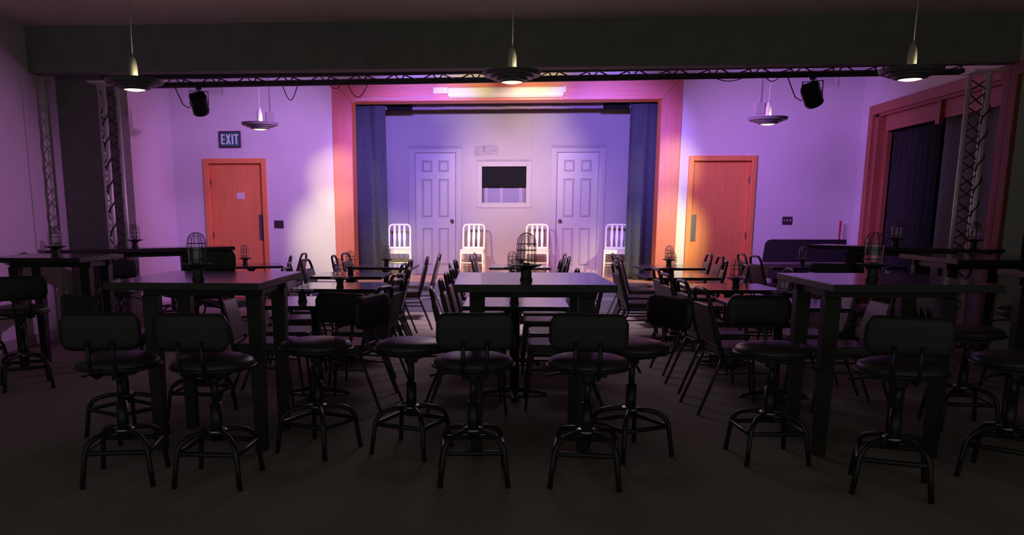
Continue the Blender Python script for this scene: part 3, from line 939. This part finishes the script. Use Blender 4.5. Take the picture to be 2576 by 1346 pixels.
def make_stool(label, loc, rz, group, lift=0.0):
    t = thing('bar_stool', label, 'bar stool', loc, rz, group)
    L = lift
    MB().lathe([(0, 0.61 + L), (0.17, 0.61 + L), (0.205, 0.622 + L), (0.215, 0.645 + L), (0.205, 0.668 + L), (0.16, 0.684 + L), (0.08, 0.69 + L), (0, 0.69 + L)], 32).build('seat', 'seat_vinyl', t, smooth=True)
    rg = MB()
    rg.tube([(0.218 * math.cos(2 * PI * j / 32), 0.218 * math.sin(2 * PI * j / 32), 0.632 + L) for j in range(32)], 0.009, 8, closed=True)
    rg.build('seat_rim', 'black_metal', t, smooth=True)
    MB().box((0, 0, 0.598 + L), (0.2, 0.2, 0.02)).lathe([(0, 0.585 + L), (0.04, 0.585 + L), (0.04, 0.55 + L), (0, 0.55 + L)], 16).build('swivel_plate', 'black_metal', t)
    MB().tube([(0.03, -0.02, 0.578 + L), (0.15, -0.09, 0.57 + L), (0.235, -0.125, 0.545 + L)], 0.007, 8).build('lever', 'black_metal', t, smooth=True)
    # back
    bk = MB()
    pts = rrect(0.39, 0.19, 0.045, 6, 0, 0.845 + L)
    n = len(pts)
    def cv(x):
        return 0.27 - 0.35 * x * x
    segx = sorted(set([round(-0.195 + 0.39 * i / 16, 4) for i in range(17)]))
    # curved padded panel: grid of rounded rectangle
    rows_ = 8
    top = {}
    bm = bk.bm
    def half(x):
        r = 0.05
        d = abs(x) - (0.195 - r)
        if d <= 0:
            return 0.095
        return 0.095 - r + math.sqrt(max(0, r * r - d * d))
    F, Bk = [], []
    for i in range(17):
        x = -0.195 + 0.39 * i / 16
        hh = half(x)
        e = 1 - min(1, (0.195 - abs(x)) / 0.03) * 1.0
        fr, bkr = [], []
        for j in range(rows_ + 1):
            v = -1 + 2 * j / rows_
            z = 0.845 + L + hh * v
            puff = 0.018 * (1 - v ** 4) * (1 - (abs(x) / 0.195) ** 6) + 0.008
            fr.append(bm.verts.new((x, cv(x) - puff, z)))
            bkr.append(bm.verts.new((x, cv(x) + 0.010 + 0.4 * puff, z)))
        F.append(fr); Bk.append(bkr)
    for i in range(16):
        for j in range(rows_):
            bm.faces.new((F[i][j], F[i + 1][j], F[i + 1][j + 1], F[i][j + 1]))
            bm.faces.new((Bk[i][j], Bk[i][j + 1], Bk[i + 1][j + 1], Bk[i + 1][j]))
        bm.faces.new((F[i][0], Bk[i][0], Bk[i + 1][0], F[i + 1][0]))
        bm.faces.new((F[i][rows_], F[i + 1][rows_], Bk[i + 1][rows_], Bk[i][rows_]))
    for i in (0, 16):
        for j in range(rows_):
            bm.faces.new((F[i][j], F[i][j + 1], Bk[i][j + 1], Bk[i][j]))
    bk.build('backrest', 'black_vinyl', t, smooth=True)
    for sx in (-1, 1):
        MB().tube([(sx * 0.05, 0.08, 0.60 + L), (sx * 0.055, 0.20, 0.598 + L), (sx * 0.06, 0.255, 0.625 + L), (sx * 0.06, 0.285, 0.69 + L), (sx * 0.06, 0.291, 0.80 + L)], 0.011, 8).build('back_support', 'black_metal', t, smooth=True)
    MB().tube([(0, 0, 0.40), (0, 0, 0.575 + L)], 0.019, 14).build('piston', 'black_metal', t, smooth=True)
    MB().tube([(0, 0, 0.22), (0, 0, 0.43)], 0.031, 16).build('sleeve', 'black_metal', t, smooth=True)
    MB().lathe([(0, 0.265), (0.055, 0.265), (0.06, 0.275), (0.05, 0.287), (0.033, 0.29)], 20).build('hub', 'grey_metal', t, smooth=True)
    q = []
    for k in range(4):
        a = PI / 4 + k * PI / 2
        ca, sa = math.cos(a), math.sin(a)
        prof = [(0.03, 0.275), (0.10, 0.272), (0.165, 0.258), (0.205, 0.232), (0.225, 0.195), (0.24, 0.10), (0.255, 0.0)]
        lg = MB().tube([(r_ * ca, r_ * sa, z) for r_, z in prof], 0.0145, 8)
        lg.build('leg', 'black_metal', t, smooth=True)
        q.append((0.232 * ca, 0.232 * sa, 0.185))
    fr = MB()
    pp = []
    for k in range(4):
        a, b = Vector(q[k]), Vector(q[(k + 1) % 4])
        for u in (0.06, 0.5, 0.94):
            pp.append(a.lerp(b, u))
    fr.tube(pp, 0.0145, 8, closed=True)
    fr.build('foot_ring', 'black_metal', t, smooth=True)
    return t


def make_banquet_chair(label, loc, rz, group):
    t = thing('banquet_chair', label, 'chair', loc, rz, group)
    s_ = MB()
    s_.prism(rrect(0.42, 0.42, 0.06, 5, 0, -0.01), (0.425, 0.485), 'z')
    s_.build('seat', 'chair_cloth', t, bevel=0.018, seg=3)
    fr = MB()
    for sx in (-1, 1):
        fr.tube([(sx * 0.195, -0.19, 0.412), (sx * 0.195, 0.19, 0.412)], 0.011, 8)
        fr.tube([(sx * 0.205, -0.205, 0.30), (sx * 0.200, 0.225, 0.30)], 0.008, 8)
    fr.tube([(-0.195, -0.19, 0.412), (0.195, -0.19, 0.412)], 0.010, 8)
    fr.tube([(-0.195, 0.19, 0.412), (0.195, 0.19, 0.412)], 0.010, 8)
    fr.build('seat_frame', 'chair_frame', t, smooth=True)
    def by(z):
        return 0.19 + 0.115 * (z - 0.42) / 0.47
    # frame hoop
    hp = []
    for sx in (-1, 1):
        seq = [(0.20, 0.412), (0.20, 0.55), (0.185, 0.72), (0.158, 0.83), (0.142, 0.868), (0.115, 0.886), (0.07, 0.893)]
        pts = [(sx * x, by(z), z) for x, z in seq]
        hp = pts if sx < 0 else hp + pts[::-1]
    MB().tube(hp, 0.0155, 8).build('back_frame', 'chair_frame', t, smooth=True)
    bp = MB()
    poly = [(-0.185, 0.50), (0.185, 0.50), (0.19, 0.60), (0.175, 0.74), (0.165, 0.79), (-0.165, 0.79), (-0.175, 0.74), (-0.19, 0.60)]
    bp.prism(poly, (-0.02, 0.022), 'y')
    for v in bp.bm.verts:
        v.co.y += by(v.co.z)
    bp.build('back_pad', 'chair_cloth', t, bevel=0.012, seg=3)
    for sx in (-1, 1):
        MB().tube([(sx * 0.195, -0.185, 0.412), (sx * 0.205, -0.205, 0.30), (sx * 0.215, -0.235, 0.0)], 0.0115, 8).build('leg', 'chair_frame', t, smooth=True)
        MB().tube([(sx * 0.195, 0.185, 0.412), (sx * 0.200, 0.225, 0.30), (sx * 0.21, 0.345, 0.0)], 0.0115, 8).build('leg', 'chair_frame', t, smooth=True)
    return t


def make_stage_chair(label, loc, rz, group):
    t = thing('slat_back_chair', label, 'chair', loc, rz, group)
    s_ = MB()
    s_.prism(rrect(0.40, 0.40, 0.03, 4, 0, 0), (0.435, 0.462), 'z')
    s_.build('seat', 'white_paint', t, bevel=0.008)
    rl = MB()
    rl.b2(-0.185, 0.185, -0.19, -0.165, 0.395, 0.4345).b2(-0.185, 0.185, 0.165, 0.19, 0.395, 0.4345)
    rl.b2(-0.19, -0.165, -0.165, 0.165, 0.395, 0.4345).b2(0.165, 0.19, -0.165, 0.165, 0.395, 0.4345)
    rl.build('seat_rail', 'white_paint', t)
    def by(z):
        return 0.185 + 0.10 * max(0, z - 0.45) / 0.42
    hp = []
    for sx in (-1, 1):
        seq = [(0.178, 0.44), (0.178, 0.60), (0.178, 0.78), (0.172, 0.825), (0.15, 0.852), (0.11, 0.86)]
        pts = [(sx * x, by(z), z) for x, z in seq]
        hp = pts if sx < 0 else hp + pts[::-1]
    MB().tube(hp, 0.018, 10).build('back_frame', 'white_paint', t, smooth=True)
    MB().box((0, by(0.478), 0.478), (0.34, 0.022, 0.035)).build('back_rail', 'white_paint', t, bevel=0.004)
    for cx in (-0.082, 0, 0.082):
        sl = MB()
        pr = [(0.015, 0.49), (0.017, 0.55), (0.024, 0.64), (0.024, 0.70), (0.017, 0.78), (0.014, 0.852)]
        poly = [(cx + w, z) for w, z in pr] + [(cx - w, z) for w, z in reversed(pr)]
        sl.prism(poly, (-0.006, 0.006), 'y')
        for v in sl.bm.verts:
            v.co.y += by(v.co.z)
        sl.build('back_slat', 'white_paint', t)
    for sx in (-1, 1):
        MB().tube([(sx * 0.178, -0.178, 0.43), (sx * 0.19, -0.195, 0.0)], 0.0175, 8, r1=0.013).build('leg', 'white_paint', t, smooth=True)
        MB().tube([(sx * 0.178, 0.178, 0.43), (sx * 0.19, 0.24, 0.0)], 0.0175, 8, r1=0.013).build('leg', 'white_paint', t, smooth=True)
    for z in (0.245,):
        MB().tube([(-0.182, -0.186, z), (0.182, -0.186, z)], 0.011, 8).build('stretcher', 'white_paint', t, smooth=True)
        MB().tube([(-0.184, 0.205, z - 0.06), (0.184, 0.205, z - 0.06)], 0.009, 8).build('stretcher', 'white_paint', t, smooth=True)
    for sx in (-1, 1):
        for z in (0.28, 0.14):
            MB().tube([(sx * 0.184, -0.185, z), (sx * 0.184, 0.205, z)], 0.009, 8).build('stretcher', 'white_paint', t, smooth=True)
    return t


# ================================================================== STAGE CHAIRS
SCG = 'white slat back chairs on the stage'
c0 = make_stage_chair('white slat-back chair on stage beside the left curtain', (-1.88, 13.96, SZ), R(6), SCG)
dup(c0, 'white slat-back chair on stage just right of the left panelled door', (-0.66, 14.02, SZ), R(-2), SCG)
dup(c0, 'white slat-back chair on stage just left of the right panelled door', (0.405, 14.05, SZ), R(-2), SCG)
dup(c0, 'white slat-back chair on stage half hidden by the right curtain', (1.71, 14.08, SZ), R(-8), SCG)

# ================================================================== SMALL TABLES, LAMPS, CHAIRS
TG, LG, CG = 'small pedestal tables', 'caged table lamps', 'banquet chairs at the small tables'
rows_nm = {1: 'front row by stage', 2: 'second row', 3: 'third row', 4: 'row nearest camera'}
# (column, row, centre x, centre y, rz, lamp x, lamp y)
tabs = [
    ('left', 1, -1.68, 11.14, 0, -1.66, 11.05), ('left', 2, -1.83, 9.50, 0, -1.82, 9.38), ('left', 3, -1.64, 7.95, 0, -1.60, 7.72), ('left', 4, -1.55, 6.50, 0, -1.63, 6.42),
    ('middle', 1, 0.10, 11.24, 0, 0.12, 11.15), ('middle', 2, -0.05, 9.52, 0, 0.0, 9.40), ('middle', 3, 0.02, 7.95, 0, 0.03, 7.85), ('middle', 4, 0.03, 6.56, 0, 0.02, 6.40),
    ('right', 1, 2.04, 11.25, R(5), 2.07, 11.30), ('right', 2, 1.84, 9.58, R(3), 1.75, 9.40), ('right', 3, 2.05, 8.08, R(3), 2.08, 7.95), ('right', 4, 2.07, 6.60, 0, 2.06, 6.48),
]
t0 = l0 = ch0 = None
TOP = 0.7505


def put_table(label, loc, rz):
    global t0
    if t0 is None:
        t0 = make_cabaret_table(label, loc, rz, TG); return t0
    return dup(t0, label, loc, rz, TG)


def put_lamp(label, loc, rz=0.0):
    global l0
    if l0 is None:
        l0 = make_lamp(label, loc, LG); return l0
    return dup(l0, label, loc, rz, LG)


def put_chair(label, loc, rz):
    global ch0
    if ch0 is None:
        ch0 = make_banquet_chair(label, loc, rz, CG); return ch0
    return dup(ch0, label, loc, rz, CG)


for col, row, x, y, rz, lx, ly in tabs:
    put_table('small dark square pedestal table in the %s column, %s' % (col, rows_nm[row]), (x, y, 0), rz)
    put_lamp('caged glass lamp on the %s column table, %s' % (col, rows_nm[row]), (lx, ly, TOP), R(row * 17 + len(col) * 9))
put_table('small dark pedestal table before the left exit door', (-3.55, 11.25, 0), R(20))
put_lamp('caged glass lamp on the small table before the left exit door', (-3.62, 11.22, TOP))
put_table('small dark pedestal table before the black piano', (3.74, 11.48, 0), R(2))
put_lamp('caged glass lamp on the small table before the black piano', (3.86, 11.50, TOP))

# chairs: (top-of-back x, y, side, turn) -> seat centre
def chair_at(tx, ty_, side, turn, label):
    rz = (PI / 2 if side == 'left' else -PI / 2) + R(turn)
    # back leans to local +Y; the top of the back is 0.305 behind the seat centre
    dx, dy = -0.30 * math.sin(rz), 0.30 * math.cos(rz)
    put_chair(label, (tx - dx, ty_ - dy, 0), rz)


def lab(col, row, side, near):
    return 'dark banquet chair %s of %s table, %s, %s' % (side, col, rows_nm[row], near)


ST, CM = 'stage end', 'camera end'
chairs = [
    ('left', 1, 'left', ST, -2.25, 11.36, -8), ('left', 1, 'left', CM, -2.31, 10.80, 2),
    ('left', 1, 'right', ST, -0.99, 11.08, 0), ('left', 1, 'right', CM, -1.12, 10.55, 8),
    ('left', 2, 'left', ST, -2.42, 9.72, -6), ('left', 2, 'left', CM, -2.37, 9.10, 12),
    ('left', 2, 'right', ST, -1.19, 9.62, 0), ('left', 2, 'right', CM, -1.17, 9.06, -4),
    ('left', 3, 'left', ST, -2.24, 8.18, 0), ('left', 3, 'left', CM, -2.20, 7.60, 8),
    ('left', 3, 'right', ST, -1.05, 8.00, 4), ('left', 3, 'right', CM, -1.03, 7.42, -10),
    ('left', 4, 'left', ST, -2.16, 6.78, 0), ('left', 4, 'left', CM, -2.16, 6.22, 4),
    ('left', 4, 'right', ST, -1.00, 6.66, -8), ('left', 4, 'right', CM, -0.97, 6.10, -14),
    ('middle', 1, 'left', ST, -0.49, 11.46, 0), ('middle', 1, 'left', CM, -0.53, 10.90, 4),
    ('middle', 1, 'right', ST, 0.68, 11.30, 0), ('middle', 1, 'right', CM, 0.68, 10.72, 0),
    ('middle', 2, 'left', ST, -0.60, 9.60, 0), ('middle', 2, 'left', CM, -0.62, 9.02, 4),
    ('middle', 2, 'right', ST, 0.53, 9.62, 0), ('middle', 2, 'right', CM, 0.50, 9.06, -4),
    ('middle', 3, 'left', ST, -0.55, 8.20, 0), ('middle', 3, 'left', CM, -0.55, 7.62, 0),
    ('middle', 3, 'right', ST, 0.62, 8.25, 0), ('middle', 3, 'right', CM, 0.62, 7.70, 0),
    ('middle', 4, 'left', ST, -0.50, 6.62, 2), ('middle', 4, 'left', CM, -0.53, 6.06, 6),
    ('middle', 4, 'right', ST, 0.66, 6.84, 0), ('middle', 4, 'right', CM, 0.64, 6.26, 0),
    ('right', 1, 'left', ST, 1.37, 11.40, 0), ('right', 1, 'left', CM, 1.36, 10.86, 4),
    ('right', 1, 'right', ST, 2.63, 11.52, 0), ('right', 1, 'right', CM, 2.61, 10.94, 0),
    ('right', 2, 'left', ST, 1.22, 9.80, 0), ('right', 2, 'left', CM, 1.12, 9.22, 6),
    ('right', 2, 'right', ST, 2.40, 9.62, -8), ('right', 2, 'right', CM, 2.36, 9.02, -4),
    ('right', 3, 'left', ST, 1.42, 8.22, 2), ('right', 3, 'left', CM, 1.38, 7.66, 6),
    ('right', 3, 'right', ST, 2.70, 8.34, 0), ('right', 3, 'right', CM, 2.70, 7.76, 0),
    ('right', 4, 'left', ST, 1.38, 6.72, 4), ('right', 4, 'left', CM, 1.37, 6.17, 6),
    ('right', 4, 'right', ST, 2.72, 6.86, 0), ('right', 4, 'right', CM, 2.72, 6.28, 0),
]
centre = {(t_[0], t_[1]): (t_[2], t_[3]) for t_ in tabs}
for col, row, side, near, x, y, turn in chairs:
    tx_, ty0 = centre[(col, row)]
    sg = 1 if near == ST else -1
    y = ty0 + sg * max(0.315 - sg * 0.2 * math.sin(R(turn)) * (1 if side == 'left' else -1), sg * (y - ty0))   # chair legs clear of the table feet
    x = min(x, tx_ - 0.615) if side == 'left' else max(x, tx_ + 0.615)
    chair_at(x, y, side, turn, lab(col, row, side, near))
chair_at(-2.86, 11.42, 'right', 0, 'dark banquet chair right of the table by the left exit door, stage end')
chair_at(-2.86, 10.72, 'right', 12, 'dark banquet chair right of the table by the left exit door, camera end')
put_chair('dark banquet chair with a pale lit seat before the left exit door', (-3.18, 9.25, 0), R(160))
chair_at(3.12, 11.72, 'left', 4, 'dark banquet chair left of the table before the piano, stage end')
chair_at(3.13, 11.10, 'left', 8, 'dark banquet chair left of the table before the piano, camera end')
chair_at(4.44, 11.35, 'right', -20, 'banquet chair with pale back right of the table before the piano')
put_chair('dark banquet chair with a pale lit seat behind the right front bar table', (3.72, 8.95, 0), R(200))

# ================================================================== TALL BAR TABLES AND STOOLS
make_bar_table('tall dark bar table in the middle of the front row', (0.11, 5.00, 0), R(2), 0.88, 0.98)
make_bar_table('tall dark bar table at the left of the front row', (-1.83, 5.00, 0), 0, 0.88, 0.98)
make_bar_table('tall dark bar table at the right of the front row', (2.17, 5.10, 0), R(1), 0.90, 0.94)
make_bar_table('tall dark bar table at the left edge, beyond the front row', (-4.20, 7.48, 0), 0, 0.92, 0.84)
make_bar_table('long tall bar table before the left truss column', (-4.22, 9.34, 0), R(39), 2.05, 0.46, over=0.45, over_front=0.08)
make_bar_table('tall dark bar table at the right, before the right truss column', (4.18, 7.84, 0), 0, 0.92, 1.08)
make_bar_table('long tall bar table before the right wall opening', (4.20, 9.44, 0), R(-46), 1.86, 0.42, h=1.08, over=0.40, over_front=0.08)
make_bar_table('tall dark bar table at the right edge, before the black drape', (3.82, 5.66, 0), 0, 0.90, 0.84)
Z2 = 1.0505
put_lamp('caged glass lamp on the middle front bar table', (0.08, 4.78, Z2), R(10))
put_lamp('caged glass lamp on the left front bar table', (-1.81, 4.74, Z2), R(35))
put_lamp('caged glass lamp on the right front bar table', (2.07, 4.98, Z2), R(5))
put_lamp('caged glass lamp on the bar table at the left edge', (-4.08, 7.30, Z2), R(22))
put_lamp('caged glass lamp on the long bar table before the left truss column', (-4.26, 9.30, Z2))
put_lamp('caged glass lamp on the long bar table, left of the right truss column', (4.13, 9.42, 1.0805), R(12))
put_lamp('caged glass lamp at the right end of the long bar table', (4.66, 8.88, 1.0805), R(30))

SG = 'padded bar stools'
s0 = make_stool('black bar stool at the near side of the middle bar table, left one', (-0.20, 4.40, 0), R(180 + 4), SG)


def put_stool(label, x, y, deg):
    return dup(s0, label, (x, y, 0), R(deg), SG)


# angle: 0 -> back away from the camera, 180 -> back towards the camera
put_stool('black bar stool at the near side of the middle bar table, right one', 0.41, 4.40, 174)
put_stool('black bar stool turned sideways at the left of the middle bar table', -0.60, 4.92, 68)
put_stool('black bar stool turned sideways at the right of the middle bar table', 0.72, 4.95, -60)
put_stool('black bar stool at the near side of the left bar table, left one', -2.10, 4.28, 190)
put_stool('black bar stool at the near side of the left bar table, right one', -1.58, 4.28, 178)
put_stool('black bar stool right of the left bar table, facing the camera', -1.17, 4.90, -25)
put_stool('black bar stool half hidden behind the leftmost near stool', -2.50, 5.15, 150)
put_stool('black bar stool left of the right bar table, facing the camera', 1.52, 4.90, 5)
put_stool('black bar stool at the near side of the right bar table', 2.00, 4.36, 160)
put_stool('black bar stool at the near right of the right bar table', 2.72, 4.62, 230)
make_stool('tall black bar stool with its back showing behind the left bar table', (-2.22, 5.75, 0), R(-4), SG, 0.24)
put_stool('black bar stool before the bar table at the left edge', -4.05, 6.62, 215)
put_stool('black bar stool behind the bar table at the left edge', -4.10, 8.50, 25)
put_stool('black bar stool with a lit backrest right of the left truss column', -4.33, 10.45, -60)
put_stool('black bar stool left of the bar table at the left edge, cut by the frame', -4.93, 7.35, 100)
put_stool('black bar stool before the long right bar table', 3.30, 8.85, 150)
put_stool('black bar stool behind the right edge bar table', 3.52, 7.45, 75)
put_stool('black bar stool before the bar table by the right truss column', 4.15, 7.02, 185)
put_stool('black bar stool left of the bar table at the right edge', 3.05, 5.75, 85)

# ================================================================== GRAND PIANO
gp = thing('grand_piano', 'black grand piano with raised lid in the right back corner', 'piano', (4.40, 12.40, 0), 0)
# plan outline: tail to the left, keyboard to the right (y<0 is the side towards the camera)
out = [(-0.78, 0.10), (-0.74, -0.08), (-0.62, -0.22), (-0.42, -0.30), (-0.15, -0.36), (0.10, -0.44), (0.30, -0.48), (0.45, -0.48), (0.45, 0.48), (-0.45, 0.48), (-0.68, 0.40), (-0.77, 0.26)]
MB().prism(out, (0.52, 0.71), 'z').build('case', 'piano_black', gp, bevel=0.012)
MB().prism([(x * 0.985, y * 0.985) for x, y in out], (0.7105, 0.74), 'z').build('rim', 'piano_rim_top', gp, bevel=0.006)
lid = MB()
lid.prism([(-0.78, 0.0), (0.44, 0.0), (0.44, 0.34), (-0.62, 0.34), (-0.68, 0.325), (-0.72, 0.28)], (-0.012, 0.012), 'y')
m = Matrix.Translation((0, 0.10, 0.748)) @ Matrix.Rotation(R(-22), 4, 'X')
for v in lid.bm.verts:
    v.co = m @ v.co
lid.build('lid', 'piano_black', gp, bevel=0.006)
MB().tube([(0.30, -0.40, 0.74), (0.30, 0.10, 0.86)], 0.010, 8).build('lid_prop', 'piano_black', gp, smooth=True)
MB().b2(0.455, 0.62, -0.46, 0.46, 0.54, 0.61).build('key_bed', 'piano_black', gp, bevel=0.006)
kb = MB()
for i in range(46):
    y0 = -0.46 + i * 0.02
    kb.b2(0.46, 0.61, y0 + 0.0006, y0 + 0.0194, 0.6105, 0.63)
kb.build('white_keys', 'piano_white', gp)
for x, y in ((-0.55, 0.12), (0.33, -0.36), (0.33, 0.36)):
    MB().lathe([(0, 0.05), (0.035, 0.05), (0.035, 0.10), (0.05, 0.2), (0.06, 0.42), (0.07, 0.518), (0, 0.518)], 12, (x, y, 0)).lathe([(0, 0), (0.022, 0.0), (0.028, 0.025), (0.022, 0.049), (0, 0.0495)], 12, (x, y, 0)).build('leg', 'piano_black', gp)
MB().b2(0.16, 0.30, -0.06, 0.06, 0.10, 0.518).b2(0.30, 0.40, -0.05, 0.05, 0.10, 0.12).build('pedal_lyre', 'piano_black', gp)
